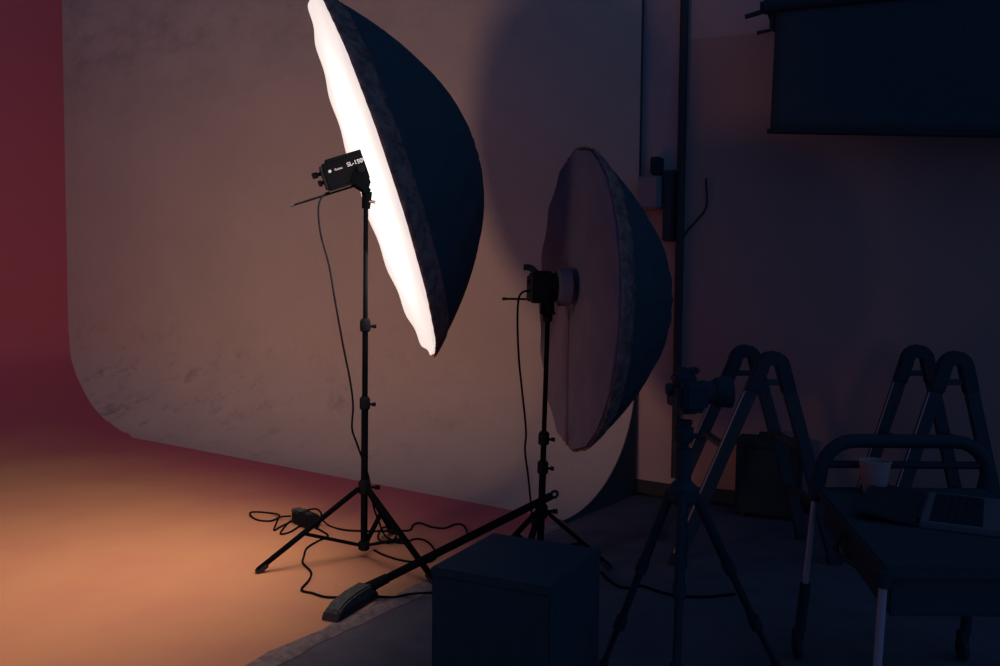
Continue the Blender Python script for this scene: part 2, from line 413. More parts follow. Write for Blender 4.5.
# ------------------------------------------------------------------ light stands
def light_stand(base, feet, hubz, topp, joints, label, group, zf, r0=.0125):
    t = thing('light_stand', V((base.x, base.y, zf)), label, 'light stand', group)
    b = V(base); top = V(topp); ax = (top - b).normalized()
    P = lambda z: b + (top - b) * ((z - b.z) / (top.z - b.z))
    zs = [b.z] + joints + [top.z]
    rad = [r0 * 1.15, r0 * .95, r0 * .78]
    nm = ['lower_tube', 'middle_tube', 'upper_tube']
    for i in range(3):
        z0 = zs[i] - (.04 if i else 0)
        MB().tube([P(z0), P(zs[i + 1])], rad[i], 14).build(nm[i], M['paint'], t)
    side = ax.cross(V((0, 1, 0))).normalized() * -1
    for z in joints:
        cl = MB().lathe(P(z) - ax * .028, ax, [(r0 * 1.3, 0), (r0 * 1.75, .006), (r0 * 1.75, .045), (r0 * 1.2, .055)], 16).build('collar', M['plastic'], t)
        MB().tube([P(z) - ax * .005 + side * r0 * 1.5, P(z) - ax * .005 + side * r0 * 2.6], .0055, 8).tube([P(z) - ax * .005 + side * r0 * 2.5, P(z) - ax * .005 + side * r0 * 3.6], .0085, 10).build('clamp_knob', M['plastic'], cl)
    # hub where the legs hinge and the lower brace collar
    hub = MB().lathe(P(hubz) - ax * .03, ax, [(r0 * 1.4, 0), (r0 * 2.0, .008), (r0 * 2.0, .05), (r0 * 1.3, .062)], 16).build('hub', M['plastic'], t)
    MB().tube([P(hubz) + side * r0 * 1.8, P(hubz) + side * r0 * 4.6], .006, 8).tube([P(hubz) + side * r0 * 3.6, P(hubz) + side * r0 * 5.2], .01, 10).build('clamp_knob', M['plastic'], hub)
    MB().lathe(b - ax * .005, ax, [(r0 * 1.2, 0), (r0 * 1.9, .006), (r0 * 1.9, .035), (r0 * 1.2, .04)], 16).build('brace_collar', M['plastic'], t)
    for f in feet:
        f = V(f); h = P(hubz); d = (f - h); dh = V((d.x, d.y, 0)).normalized()
        a = h + dh * r0 * 2.2; sd = d.normalized().cross(V((0, 0, 1))).normalized(); nn = d.normalized().cross(sd)
        tip = f + V((0, 0, .006))
        leg = MB().box((a + tip) / 2, (d.normalized(), sd, nn), ((tip - a).length / 2, .0115, .008)).build('leg', M['paint'], t, bevel=.002)
        k = a.lerp(tip, .56); c = b + V((0, 0, .02)) + dh * r0 * 1.6; e = (k - c)
        sd2 = e.normalized().cross(V((0, 0, 1))).normalized(); nn2 = e.normalized().cross(sd2)
        MB().box((k + c) / 2, (e.normalized(), sd2, nn2), (e.length / 2, .0095, .006)).build('brace', M['paint'], leg, bevel=.0015)
        MB().box(tip - d.normalized() * .018 , (d.normalized(), sd, nn), (.026, .0135, .0105)).build('foot_cap', M['rubber'], leg, bevel=.003)
    return t, P

YA = 3.71
baseA = at(364, 549, YA)
ftA = [onz(258, 573), onz(434, 583), onz(392, 534)]
topA = at(366, 201, YA)
standA, PA = light_stand(baseA, ftA, at(365, 487, YA).z, topA, [at(365, 403, YA).z, at(366, 325, YA).z],
    'tall black light stand planted on the orange floor under the glowing umbrella', 'light stands', 0)
YB = 3.58
baseB = at(540, 556, YB)
ftB = [onz(522, 575, FZ), onz(592, 560, FZ), onz(536, 540, FZ)]
fb = V((baseB.x, baseB.y, FZ))
ftB = [fb + V((-.11, -.27, 0)), fb + V((.285, .03, 0)), fb + V((-.16, .23, 0))]
topB = at(548, 309, YB)
standB, PB = light_stand(baseB, ftB, at(541, 511, YB).z, topB, [at(542, 467, YB).z, at(544, 438, YB).z],
    'black light stand under the unlit umbrella, its legs half hidden by the black cube', 'light stands', FZ, r0=.0125)
MB().lathe(PB(at(545, 322, YB).z), V((0, 0, 1)), [(.012, 0), (.019, .006), (.019, .05), (.012, .056)], 16).build('collar', M['plastic'], standB)

# ------------------------------------------------------------------ umbrellas
def umbrella(C, n, Rr, D, mt, label, bulge, phase, back_len, group, wave):
    """C: rim centre, n: direction the diffuser faces."""
    n = V(n).normalized()
    x = n.cross(V((0, 0, 1))).normalized(); y = n.cross(x).normalized()
    t = thing('photo_umbrella', C, label, 'umbrella', group)
    NR = 16
    def rim(phi, sag=.012):
        k = abs(math.sin((phi - phase) * NR / 2))
        return Rr * (1 - sag * k)
    def P(phi, r, h):                     # h towards the diffuser side
        return C + (x * math.cos(phi) + y * math.sin(phi)) * r + n * h
    na, nr = NR * 8, 14
    # dome
    mb = MB(); vs = []; 
    for j in range(nr + 1):
        q = j / nr
        for i in range(na):
            phi = 2 * PI * i / na; k = abs(math.sin((phi - phase) * NR / 2))
            r = rim(phi) * (1 - q); hh = -D * (1 - (1 - q) ** 2) * (1 - .02 * k * math.sin(PI * q))
            vs.append(P(phi, max(r, .006), hh))
    fs = [(j * na + i, j * na + (i + 1) % na, (j + 1) * na + (i + 1) % na, (j + 1) * na + i) for j in range(nr) for i in range(na)]
    mb.add(vs, fs)
    dome = MB.build(mb, 'canopy', M['cloth'], t, solid=.003, smooth=60)
    MB().lathe(C - n * D, -n, [(.018, -.004), (.016, .004), (.008, .006)], 16).build('ferrule', M['dark_plastic'], dome)
    # pleated elastic band wrapped round the rim
    mb = MB(); vs = []; nb = na * 2; rows = ((.0, .008, .004), (.012, .011, .001), (.03, .011, 0), (.06, .011, 0), (.088, .008, 0))
    for (q, off, hx) in rows:
        for i in range(nb):
            phi = 2 * PI * i / nb; k = abs(math.sin((phi - phase) * NR / 2))
            pl = .003 * math.sin(phi * NR * 5 + 2.1 * math.sin(phi * 7)) + .0015 * math.sin(phi * 61)
            edge = .006 * math.sin(phi * NR + 1.3 * math.sin(3 * phi)) if q > .1 else 0
            r = rim(phi) * (1 - q - edge / Rr) + off * .8 + pl
            hh = -D * (1 - (1 - q) ** 2) + off * .4 + hx
            vs.append(P(phi, r, hh))
    m2 = len(rows)
    mb.add(vs, [(j * nb + i, j * nb + (i + 1) % nb, (j + 1) * nb + (i + 1) % nb, (j + 1) * nb + i) for j in range(m2 - 1) for i in range(nb)])
    MB.build(mb, 'rim_band', M['band'], t, solid=.002, smooth=60)
    # diffuser
    mb = MB(); vs = []; nr2 = 22
    for j in range(nr2 + 1):
        q = j / nr2
        for i in range(na):
            phi = 2 * PI * i / na; k = abs(math.sin((phi - phase) * NR / 2))
            r = max(rim(phi, .018) * (1 - q) * (.997), .012)
            h = bulge * (1 - (1 - q) ** 2) + .010 + wave * (1 + math.cos((phi - phase) * NR)) * (1 - q) ** 5
            vs.append(P(phi, r, h))
    vs = [P(2 * PI * i / na, rim(2 * PI * i / na) - .005, .000) for i in range(na)] + vs
    mb.add(vs, [(j * na + i, j * na + (i + 1) % na, (j + 1) * na + (i + 1) % na, (j + 1) * na + i) for j in range(nr2 + 1) for i in range(na)])
    df = mb.build('diffuser', mt, t, smooth=60)
    # the shaft
    MB().tube([C - n * (D - .01), C + n * back_len], .0045, 10).build('shaft', M['paint'], t)
    MB().tube([C + n * (back_len - .012), C + n * (back_len + .004)], .0062, 10).build('shaft_cap', M['rubber'], t)
    return t, x, y, n

CA = at(373.5, 180, 3.70)
vd = (CA - EYEV).normalized()
m_dir = (at(431, 357.5, 3.7) - at(313, 2, 3.7)).normalized()
m_dir = (m_dir - vd * m_dir.dot(vd)).normalized()
pdir = vd.cross(m_dir).normalized()
if pdir.x > 0: pdir = -pdir
nA = (pdir * math.cos(R(5.2)) - vd * math.sin(R(5.2))).normalized()
RA = (at(431, 357.5, 3.7) - at(313, 2, 3.7)).length / 2
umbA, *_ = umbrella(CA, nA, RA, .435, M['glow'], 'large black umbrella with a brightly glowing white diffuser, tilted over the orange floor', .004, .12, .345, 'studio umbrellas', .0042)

CB = at(576, 300, 3.66)
vd = (CB - EYEV).normalized()
m_dir = (at(574, 450, 3.66) - at(580, 150, 3.66)).normalized(); m_dir = (m_dir - vd * m_dir.dot(vd)).normalized()
pdir = vd.cross(m_dir).normalized()
if pdir.x > 0: pdir = -pdir
nB = (pdir * math.cos(R(15.2)) - vd * math.sin(R(15.2))).normalized()
RB = (at(574, 450, 3.66) - at(580, 150, 3.66)).length / 2
umbB, *_ = umbrella(CB, nB, RB, .378, M['grey_cloth'], 'smaller black umbrella with an unlit grey diffuser, standing behind the black cube', .01, .05, .30, 'studio umbrellas', .003)

# ------------------------------------------------------------------ lamp heads
def frame_of(n):
    a = -V(n).normalized()                # the way the lamp points
    side = a.cross(V((0, 0, 1))).normalized(); up = side.cross(a).normalized()
    return a, side, up
a, sd, up = frame_of(nA)                  # sd points towards the camera
if sd.y > 0: sd = -sd
hc = CA + nA * .092 + up * .064
t = thing('studio_light', hc - up * .07, 'black box shaped studio lamp pointing into the glowing umbrella', 'studio light', 'lamp heads')
hl, hw, hh = .091, .050, .053
# body with chamfered top rails
prof_b = [(-hw, -hh), (hw, -hh), (hw, hh * .62), (hw * .8, hh * .72), (hw * .8, hh), (-hw * .8, hh), (-hw * .8, hh * .72), (-hw, hh * .62)]
body = MB().prism([hc - a * hl + sd * p + up * q for p, q in prof_b], a * (2 * hl)).build('body', M['plastic'], t, bevel=.004)
MB().box(hc + up * (hh + .006) + a * .012, (a, sd, up), (hl * .92, .040, .006)).build('top_plate', M['plastic'], t, bevel=.002)
MB().lathe(hc + a * (hl - .005), a, [(.050, 0), (.056, .006), (.056, .035), (.046, .04), (.046, .02)], 28).build('mount_ring', M['metal'], t)
MB().box(hc - a * (hl + .004), (a, sd, up), (.006, hw * .88, hh * .86)).build('rear_panel', M['rubber'], t, bevel=.002)
for dz, ln in ((.020, .036), (-.016, .022)):
    c = hc - a * (hl + .008) + up * dz + sd * .018
    kb = MB().lathe(c, -a, [(.008, 0), (.008, ln * .45), (.0125, ln * .5), (.0125, ln), (.010, ln + .003)], 16).build('knob', M['plastic'], t)
    tag(kb)
yk = MB()
piv = hc + a * .052 - up * .012
for q in (-1, 1):
    o = sd * (q * (hw + .006))
    yk.prism([piv + o + p for p in (up * .014 - a * .012, up * .014 + a * .018, a * .022 - up * .06, a * .006 - up * .085, -a * .014 - up * .085, -a * .055 - up * .035)], sd * (q * .005))
yk.box(piv - up * .088 - a * .004, (a, sd, up), (.016, hw + .012, .006))
yk.build('yoke', M['paint'], t, bevel=.002)
MB().lathe(piv + sd * (hw + .011), sd, [(.016, 0), (.016, .012), (.012, .016)], 16).build('tilt_knob', M['plastic'], t)
sock = MB().tube([piv - up * .09, topA + V((0, 0, -.03))], [.021, .017], 14)
sk = sock.build('spigot', M['paint'], t)
MB().tube([topA + V((.012, -.012, -.002)), topA + V((.042, -.02, -.006))], .007, 10).build('clamp_screw', M['metal'], sk)
MB().lathe(topA + V((0, 0, -.022)), V((0, 0, 1)), [(.0125, 0), (.0155, .004), (.0155, .03), (.0125, .034)], 14).build('tube_sleeve', M['metal'], sk)
# marks on the side that faces the camera
ts = hc + sd * (hw + .0012)
xd = a
lettering('SL-150W', 'lettering', ts + a * .006 + up * .012, xd, up, .0165, body, M['white'], .018)
lettering('Godox', 'lettering', ts - a * .047 + up * .0115, xd, up, .008, body, M['white'], .02)
MB().lathe(ts - a * .066 + up * .015, sd, [(.0062, -.001), (.0062, .001)], 20).build('logo', M['white'], body)

a2, sd2, up2 = frame_of(nB)
if sd2.y > 0: sd2 = -sd2
hc2 = at(541, 287, YB - .02)
t = thing('studio_light', hc2 - V((0, 0, .08)), 'small black studio lamp, switched off, at the hub of the unlit umbrella', 'studio light', 'lamp heads')
MB().box(hc2, (a2, sd2, up2), (.040, .05, .064)).build('body', M['plastic'], t, bevel=.01, seg=3)
MB().box(hc2 - a2 * .043 - up2 * .006, (a2, sd2, up2), (.006, .044, .052)).build('rear_panel', M['rubber'], t, bevel=.004)
MB().lathe(hc2 + a2 * .036, a2, [(.052, 0), (.055, .006), (.055, .024), (.047, .028), (.047, .012)], 24).build('mount_ring', M['plastic'], t)
rf = MB().lathe(hc2 + a2 * .06, a2, [(.058, 0), (.074, .006), (.074, .052), (.068, .056), (.060, .02)], 28).build('reflector', M['dim_white'], t)
p0 = hc2 + up2 * .055 - a2 * .02
MB().tube(smooth_path([p0, p0 - a2 * .022 + up2 * .018, p0 - a2 * .05 + up2 * .022]), .0125, 12).build('handle', M['rubber'], t)
MB().lathe(hc2 - a2 * .048 + up2 * .02 + sd2 * .02, -a2, [(.009, 0), (.009, .01)], 14).build('knob', M['plastic'], t)
yk = MB(); piv2 = hc2 + a2 * .025 - up2 * .05
for q in (-1, 1):
    o = sd2 * (q * .056)
    yk.prism([piv2 + o + p for p in (up2 * .035 - a2 * .012, up2 * .035 + a2 * .012, a2 * .018 - up2 * .05, -a2 * .01 - up2 * .055)], sd2 * (q * .005))
yk.box(piv2 - up2 * .05 + a2 * .004, (a2, sd2, up2), (.018, .06, .006))
yk.build('yoke', M['paint'], t, bevel=.002)
MB().tube([piv2 - up2 * .045 + a2 * .0, topB + V((0, 0, -.03))], [.023, .017], 14).build('spigot', M['paint'], t)

# ------------------------------------------------------------------ cables of the lamps
p = [at(*q) for q in ((329, 192, 3.69), (322, 197, 3.66), (318.5, 210, 3.65), (321, 235, 3.66), (329, 265, 3.68), (335, 300, 3.68), (343, 345, 3.69), (350, 380, 3.69), (353, 405, 3.69), (352, 428, 3.69), (356, 441, 3.7), (361, 455, 3.74), (368, 475, 3.76))]
tailA = [at(*q) for q in ((371, 492, 3.76), (374, 508, 3.78), (379, 522, 3.83))] + [onz(*q, .008) for q in ((384, 534), (392, 541), (396, 533), (384, 527), (378, 537), (386, 543), (402, 541))]
o = MB().tube(smooth_path(p + tailA), .0042, 8).build('power_cable', M['cable'], base=p[-1])
tag(o, 'thin black cable hanging in a bow from the glowing lamp down its stand', 'cable')
p = [at(*q) for q in ((530, 291, 3.54), (523, 292, 3.5), (518.5, 300, 3.49), (517.5, 325, 3.5), (519, 360, 3.5), (522, 390, 3.51), (526, 430, 3.52), (525, 450, 3.52), (528, 475, 3.53), (531, 505, 3.53), (533, 530, 3.53), (536, 560, 3.5))]
o = MB().tube(smooth_path(p), .0042, 8).build('power_cable', M['cable'], base=p[-1])
tag(o, 'thin black cable hanging beside the stand of the unlit umbrella', 'cable')

# power adapter and loops of cable on the stage
c = onz(306, 525, .0); dx = (onz(320, 528) - onz(287, 513)).normalized(); dy = V((-dx.y, dx.x, 0))
t = thing('power_adapter', c, 'dark plug adapter lying in cable loops by the left stand leg', 'power adapter')
bd = MB().box(c + V((0, 0, .030)), (dx, dy, (0, 0, 1)), (.080, .036, .030)).build('body', M['plastic'], t, bevel=.008)
MB().box(c - dx * .06 + V((0, 0, .052)) - dy * .004, (dx, dy, (0, 0, 1)), (.04, .024, .012)).build('plug', M['bulk'], t, bevel=.005)
MB().box(c - dx * .078 - dy * .012 + V((0, 0, .024)), (dx, dy, (0, 0, 1)), (.018, .018, .022)).build('clear_plug', M['amber'], t, bevel=.005)
MB().lathe(c + dx * .03 + V((0, 0, .056)), V((0, 0, 1)), [(.018, 0), (.018, .008), (.012, .010)], 18).build('socket_face', M['rubber'], t)
def floor_cable(px, label, r=.0045, z=None, hts=None):
    pts = []
    for i, q in enumerate(px):
        h = (hts[i] if hts else 0)
        pts.append(onz(q[0], q[1], r + h))
    o = MB().tube(smooth_path(pts), r, 8).build('extension_cable', M['cable'], base=onz(px[0][0], px[0][1], 0))
    return tag(o, label, 'cable')
floor_cable([(290, 522), (280, 527), (274, 530), (278, 519), (279, 515), (270, 513), (252, 512), (251, 516), (258, 520), (270, 521), (281, 517), (291, 516)],
    'flat loop of black cable at the far left of the plug adapter', hts=[0, 0, 0, 0, .008, 0, 0, 0, 0, 0, .008, .01])
floor_cable([(310, 526), (320, 530), (328, 536), (318, 541), (307, 548), (304, 556), (303, 563), (311, 572), (309, 580), (302, 588), (303, 591), (312, 593), (326, 597), (345, 597), (362, 596), (378, 596.5), (395, 597), (410, 594), (432, 593), (452, 597)],
    'long black cable running from the plug adapter along the stage front to the black cube')
floor_cable([(300, 526), (290, 532), (281, 534), (283, 529), (292, 520), (305, 511), (316, 509), (321, 513), (322, 519), (330, 526), (345, 530), (366, 531), (395, 531), (410, 530), (413, 525), (420, 523), (432, 527), (445, 528), (456, 524), (464, 526), (468, 535)],
    'long black cable passing behind the stand pole to the right', hts=[0, 0, 0, 0, .0, .05, .055, .05, .03, 0, 0, 0, 0, 0, 0, 0, 0, 0, 0, 0, 0])
floor_cable([(374, 550), (384, 555), (400, 560), (415, 562), (428, 562), (436, 556), (432, 546), (424, 540), (414, 539), (405, 543), (396, 542), (388, 538)],
    'short black cable curling round the right leg of the tall stand')
# cable on the concrete beside the cube
pts = [onz(x, y, FZ + .005) for x, y in ((601, 572), (608, 579), (618, 586), (630, 588), (642, 586), (668, 594), (700, 597), (735, 594))]
tag(MB().tube(smooth_path(pts), .005, 8).build('extension_cable', M['cable'], base=pts[0]),
    'dark cable on the concrete between the black cube and the camera tripod', 'cable')

# ------------------------------------------------------------------ black cube in front
zt = .40
Lc, Bc, Rc = onz(430, 567, zt), onz(493, 533, zt), onz(601, 549, zt)
ex = (Rc - Bc); wx = ex.length; ex.normalize(); ey = (Lc - Bc); ey = (ey - ex * ey.dot(ex)); wy = ey.length; ey.normalize()
cc = Bc + ex * wx / 2 + ey * wy / 2
t = thing('pouffe_cube', V((cc.x, cc.y, FZ)), 'matt black cube seat standing on the concrete in front of the stands', 'cube seat')
MB().box(V((cc.x, cc.y, (zt - .012 + FZ + .012) / 2)), (ex, ey, (0, 0, 1)), (wx / 2, wy / 2, (zt - FZ - .03) / 2)).build('body', M['cloth'], t, bevel=.008)
MB().box(V((cc.x, cc.y, zt - .012)), (ex, ey, (0, 0, 1)), (wx / 2 + .002, wy / 2 + .002, .013)).build('lid', M['cloth'], t, bevel=.005)
for i in (-1, 1):
    for j in (-1, 1):
        MB().lathe(V((cc.x, cc.y, FZ)) + ex * (i * (wx / 2 - .03)) + ey * (j * (wy / 2 - .03)), V((0, 0, 1)), [(.014, 0), (.017, .02)], 14).build('foot', M['rubber'], t)

# ------------------------------------------------------------------ broom leaning on the second stand
h0 = onz(334, 619, .0); h1 = onz(370, 597, .0); hm = (h0 + h1) / 2
hx = (h1 - h0).normalized(); hy = V((-hx.y, hx.x, 0)); ln = (h1 - h0).length
tipP = at(551, 496, 3.50)
t = thing('floor_brush', hm, 'long handled floor brush resting on the stage edge and leaning on a stand', 'brush')
hd = MB().prism([hm + hx * p * ln / 2 + V((0, 0, q)) - hy * .03 for p, q in ((-1.15, .008), (-1.1, .035), (-.75, .052), (-.1, .062), (.7, .062), (1.0, .045), (1.02, .012))], hy * .06)
hd.build('head', M['bulk'], t, bevel=.006)
MB().prism([hm + hx * p * ln / 2 + V((0, 0, q)) - hy * .034 for p, q in ((-1.25, .002), (-1.12, .026), (1.0, .026), (1.08, .002))], hy * .068).build('bristles', M['rubber'], t, bevel=.003)
js = hm + hx * ln * .34 + V((0, 0, .040))
sd_ = (tipP - js).normalized(); MB().tube([js - sd_ * .03, js + sd_ * .09], [.022, .0185], 14).build('socket', M['plastic'], t)
ps = js + hx * .0 + V((0, 0, 0))
MB().tube([ps, tipP], .0155, 14).build('handle', M['paint'], t)
dd = (tipP - ps).normalized(); lc = tipP + dd * .016; sx_ = dd.cross(V((0, 1, 0))).normalized()
ring = [lc + dd * (.014 * math.cos(q)) + sx_ * (.012 * math.sin(q)) for q in [2 * PI * i / 16 for i in range(16)]]
MB().tube(ring, .006, 8, closed=True).build('hanging_loop', M['rubber'], t)

# ------------------------------------------------------------------ camera on tripod
YC = 2.56
hub = at(683, 492, YC); ap = at(684, 424, YC)
fl = [onz(603, 668, FZ), onz(776, 668, FZ), onz(674, 742, FZ)]
t = thing('camera_tripod', V((hub.x, hub.y, FZ)), 'black tripod with spread legs standing under the camera', 'tripod')
MB().tube([hub - V((0, 0, .22)), ap], .0155, 14).build('centre_column', M['dark_paint'], t)
MB().tube([hub + V((0, 0, .03)), ap - V((0, 0, .07))], .023, 16).build('column_sleeve', M['dark_plastic'], t)
MB().lathe(hub - V((0, 0, .035)), V((0, 0, 1)), [(.03, 0), (.042, .012), (.042, .05), (.03, .062), (.022, .07)], 20).build('hub', M['dark_plastic'], t)
hdp = MB().lathe(ap - V((0, 0, .055)), V((0, 0, 1)), [(.02, 0), (.028, .01), (.028, .045), (.02, .05), (.024, .055), (.024, .066)], 18).build('ball_head', M['dark_plastic'], t)
MB().tube([ap + V((.02, -.01, -.03)), ap + V((.055, -.03, -.034))], .007, 10).build('lock_knob', M['dark_plastic'], hdp)
for f in fl:
    d = (f - hub); dh = V((d.x, d.y, 0)).normalized(); a = hub + dh * .035
    m1 = a.lerp(f, .42); m2 = a.lerp(f, .74)
    leg = MB().tube([a, m1], .0145, 12).build('leg', M['dark_paint'], t)
    MB().tube([m1 - (f - a).normalized() * .05, m2], .0115, 12).build('leg_section', M['dark_paint'], leg)
    MB().tube([m2 - (f - a).normalized() * .05, f + V((0, 0, .01))], .009, 12).build('leg_section', M['dark_paint'], leg)
    for k in (m1, m2):
        MB().tube([k - (f - a).normalized() * .022, k + (f - a).normalized() * .016], .018, 12).build('leg_lock', M['dark_plastic'], leg)
    MB().tube([f + V((0, 0, .022)) - dh * .004, f + V((0, 0, .001))], .014, 12).build('rubber_foot', M['dark_plastic'], leg)
# camera: lens to the right, back of the body to the left
cb = at(684, 393, YC); lx = V((1, .10, .04)).normalized(); ly = V((-.10, 1, 0)).normalized(); lz = lx.cross(ly)
t = thing('camera', cb - V((0, 0, .055)), 'black camera with a hooded lens mounted on the tripod', 'camera')
MB().box(cb - lz * .008, (lx, ly, lz), (.036, .068, .046)).build('body', M['dark_plastic'], t, bevel=.018, seg=4)
MB().prism([cb + lz * .034 + lx * p + ly * .028 + lz * q for p, q in ((-.034, 0), (-.028, .022), (-.006, .030), (.022, .024), (.038, 0))], ly * -.056).build('prism_hump', M['dark_plastic'], t, bevel=.006)
MB().box(cb - ly * .055 + lx * .014 - lz * .006, (lx, ly, lz), (.036, .02, .044)).build('grip', M['dark_plastic'], t, bevel=.014, seg=3)
MB().lathe(cb - lx * .034 + lz * .012, -lx, [(.016, 0), (.018, .006), (.017, .016), (.013, .018)], 18).build('eyepiece', M['dark_plastic'], t)
ls = MB().lathe(cb + lx * .034 - lz * .002, lx, [(.034, 0), (.036, .006), (.036, .03), (.033, .034), (.034, .055), (.036, .06)], 28).build('lens', M['dark_plastic'], t)
MB().lathe(cb + lx * .088 - lz * .002, lx, [(.037, 0), (.042, .008), (.047, .046), (.044, .046), (.036, .01)], 28).build('lens_hood', M['dark_plastic'], ls)
tr = at(683, 375, YC)
tg = MB().box(cb + lz * .066 + lx * -.004, (lx, ly, lz), (.012, .014, .008)).build('hot_shoe', M['dark_plastic'], t, bevel=.002)
tp = (at(697, 370, YC) - at(676, 375, YC)); tl = tp.length; tp.normalize()
MB().box(at(686.5, 372.5, YC), (tp, ly, tp.cross(ly)), (tl / 2 + .003, .018, .009)).build('flash_trigger', M['dark_plastic'], t, bevel=.004)

# ------------------------------------------------------------------ folding ladders
def ladder(near_px, near_Y, far_px, lf, rf, label, rot=0.0, width=None):
    A = at(near_px[0], near_px[1] + 17, near_Y); Fp = at(far_px[0], far_px[1] + 16, 1)
    # far apex lies the ladder's width behind, at the same height
    d = ray(far_px[0], far_px[1] + 16); tt = (A.z - EYE) / d.z; B = EYEV + d * tt
    wv = V((B.x - A.x, B.y - A.y, 0)); wl = wv.length; 
    if wl > .48: wv = wv * (.48 / wl)
    B = A + wv; xs = V((wv.y, -wv.x, 0)).normalized()
    t = thing('folding_ladder', V((A.x, A.y, FZ)), label, 'ladder', 'folding ladders')
    yn = wv.normalized()
    feetL, feetR = [], []
    for base in (A, B):
        # curved hinge arch joining the front and rear stile
        off = .046
        up_ = V((0, 0, 1))
        LF = V((base.x, base.y, FZ)) + xs * lf; RF = V((base.x, base.y, FZ)) + xs * rf
        aL = base - xs * off; aR = base + xs * off
        arch = [aL + (LF - aL).normalized() * .10, aL] + [base + xs * (off * math.cos(q)) * -1 + up_ * (off * math.sin(q)) * 1.0 for q in [PI * i / 8 for i in range(1, 8)]] + [aR, aR + (RF - aR).normalized() * .10]
        mb = MB(); vs = []; hw_ = .020
        for i, p in enumerate(arch):
            a_ = arch[max(i - 1, 0)]; b_ = arch[min(i + 1, len(arch) - 1)]
            tg_ = (b_ - a_).normalized(); nn = tg_.cross(yn).normalized()
            vs += [p + nn * .029 - yn * hw_, p + nn * .029 + yn * hw_, p - nn * .029 + yn * hw_, p - nn * .029 - yn * hw_]
        k = len(arch)
        mb.add(vs, [(i * 4 + j, i * 4 + (j + 1) % 4, (i + 1) * 4 + (j + 1) % 4, (i + 1) * 4 + j) for i in range(k - 1) for j in range(4)] + [(0, 1, 2, 3), ((k - 1) * 4, (k - 1) * 4 + 1, (k - 1) * 4 + 2, (k - 1) * 4 + 3)])
        hg = mb.build('hinge', M['dark_plastic'], t, bevel=.005, smooth=50)
        MB().box(base - up_ * .055, (xs, yn, up_), (.06, .010, .012)).build('hinge_lock', M['ladder'], hg, bevel=.003)
        for ft, st in ((LF, aL), (RF, aR)):
            d_ = (ft - st).normalized(); s_ = yn; n_ = d_.cross(s_).normalized()
            p0 = st + d_ * .08
            e = MB().box((p0 + ft) / 2 + V((0, 0, .006)), (d_, s_, n_), ((ft - p0).length / 2 - .006, .014, .027)).build('stile', M['ladder'], t, bevel=.003)
            sgn = -1 if n_.x > 0 else 1
            if ft is LF:  # pale strip stands in for the highlight along the left stiles
                q_ = n_ * (.0285 * sgn) - s_ * .010
                MB().box((p0 + ft) / 2 + q_, (d_, s_, n_), ((ft - p0).length / 2 - .03, .003, .002)).build('edge_highlight', M['pale_metal'], e)
            MB().box(ft - d_ * .02 + V((0, 0, .002)), (d_, s_, n_), (.026, .017, .030)).build('foot', M['dark_plastic'], e, bevel=.004)
        feetL.append((aL, LF)); feetR.append((aR, RF))
    for fts in (feetL, feetR):
        (a0, f0), (a1, f1) = fts
        for k in range(2):
            u_ = .40 + .30 * k
            p, q = a0.lerp(f0, u_), a1.lerp(f1, u_)
            MB().box((p + q) / 2, (yn, xs, (0, 0, 1)), (wv.length / 2 - .012, .016, .012)).build('rung', M['ladder'], t, bevel=.003)
    return t
ladder((772, 352), 3.70, (745, 345), -.385, .29, 'dark folding ladder behind the camera, nearer the pipe on the wall')
ladder((955, 352), 3.70, (917, 345), -.29, .25, 'dark folding ladder behind the equipment cart, right of its cup')
# dark case behind the first ladder
c = onz(772, 531, FZ); 
hc3 = V((at(772, 480, 4.45).x, 4.5, FZ))
t = thing('equipment_case', hc3, 'low dark equipment case behind the ladder legs against the right wall', 'case')
ax3 = (R2, N2, V((0, 0, 1)))
MB().box(hc3 + V((0, 0, .19)), ax3, (.155, .10, .17)).build('body', M['dark_paint'], t, bevel=.012)
MB().box(hc3 + V((0, 0, .372)), ax3, (.158, .103, .018)).build('lid', M['dark_paint'], t, bevel=.008)
MB().tube([hc3 + R2 * -.05 + V((0, 0, .385)), hc3 + R2 * -.05 + V((0, 0, .415)), hc3 + R2 * .05 + V((0, 0, .415)), hc3 + R2 * .05 + V((0, 0, .385))], .008, 8).build('handle', M['dark_plastic'], t)
for q in (-1, 1):
    MB().box(hc3 + R2 * (.09 * q) - N2 * .104 + V((0, 0, .345)), ax3, (.014, .005, .022)).build('latch', M['conduit'], t, bevel=.002)
    for w_ in (-1, 1):
        MB().lathe(hc3 + R2 * (.12 * q) + N2 * (.07 * w_), V((0, 0, 1)), [(.014, 0), (.016, .022)], 12).build('foot', M['dark_plastic'], t)

# ------------------------------------------------------------------ equipment cart with cup and laptop
YL, YF = 2.76, 1.97
zT = .53
L1 = at(818, 470, YL)                     # rear left upright
f1 = onz(803, 664, FZ); f1 = V((at(805, 600, YL).x - .02, YL, FZ))
L2t = at(886, 545, YF); f2 = V((at(878, 650, YF).x - .012, YF, FZ))
wR = at(985, 470, YL).x - L1.x            # width of the frame
xv = V((1, 0, 0))
t = thing('equipment_cart', V((L1.x + wR / 2, (YL + YF) / 2, FZ)), 'black tubular equipment cart with rounded end frame, carrying the cup and laptop', 'cart')
topz = at(880, 441, YL).z
def upright(bt, zt_, ft):
    return lambda z: V((ft.x + (bt.x - ft.x) * (z - FZ) / (bt.z - FZ), ft.y + (bt.y - ft.y) * (z - FZ) / (bt.z - FZ), z))
U1 = upright(L1, topz, f1); U2 = upright(L2t, .5, f2)
off = V((wR, 0, 0))
rc = .105
arc = lambda c, x0: [c + V((math.cos(q) * rc * x0, 0, math.sin(q) * rc)) for q in [PI / 2 * i / 6 for i in range(7)]]
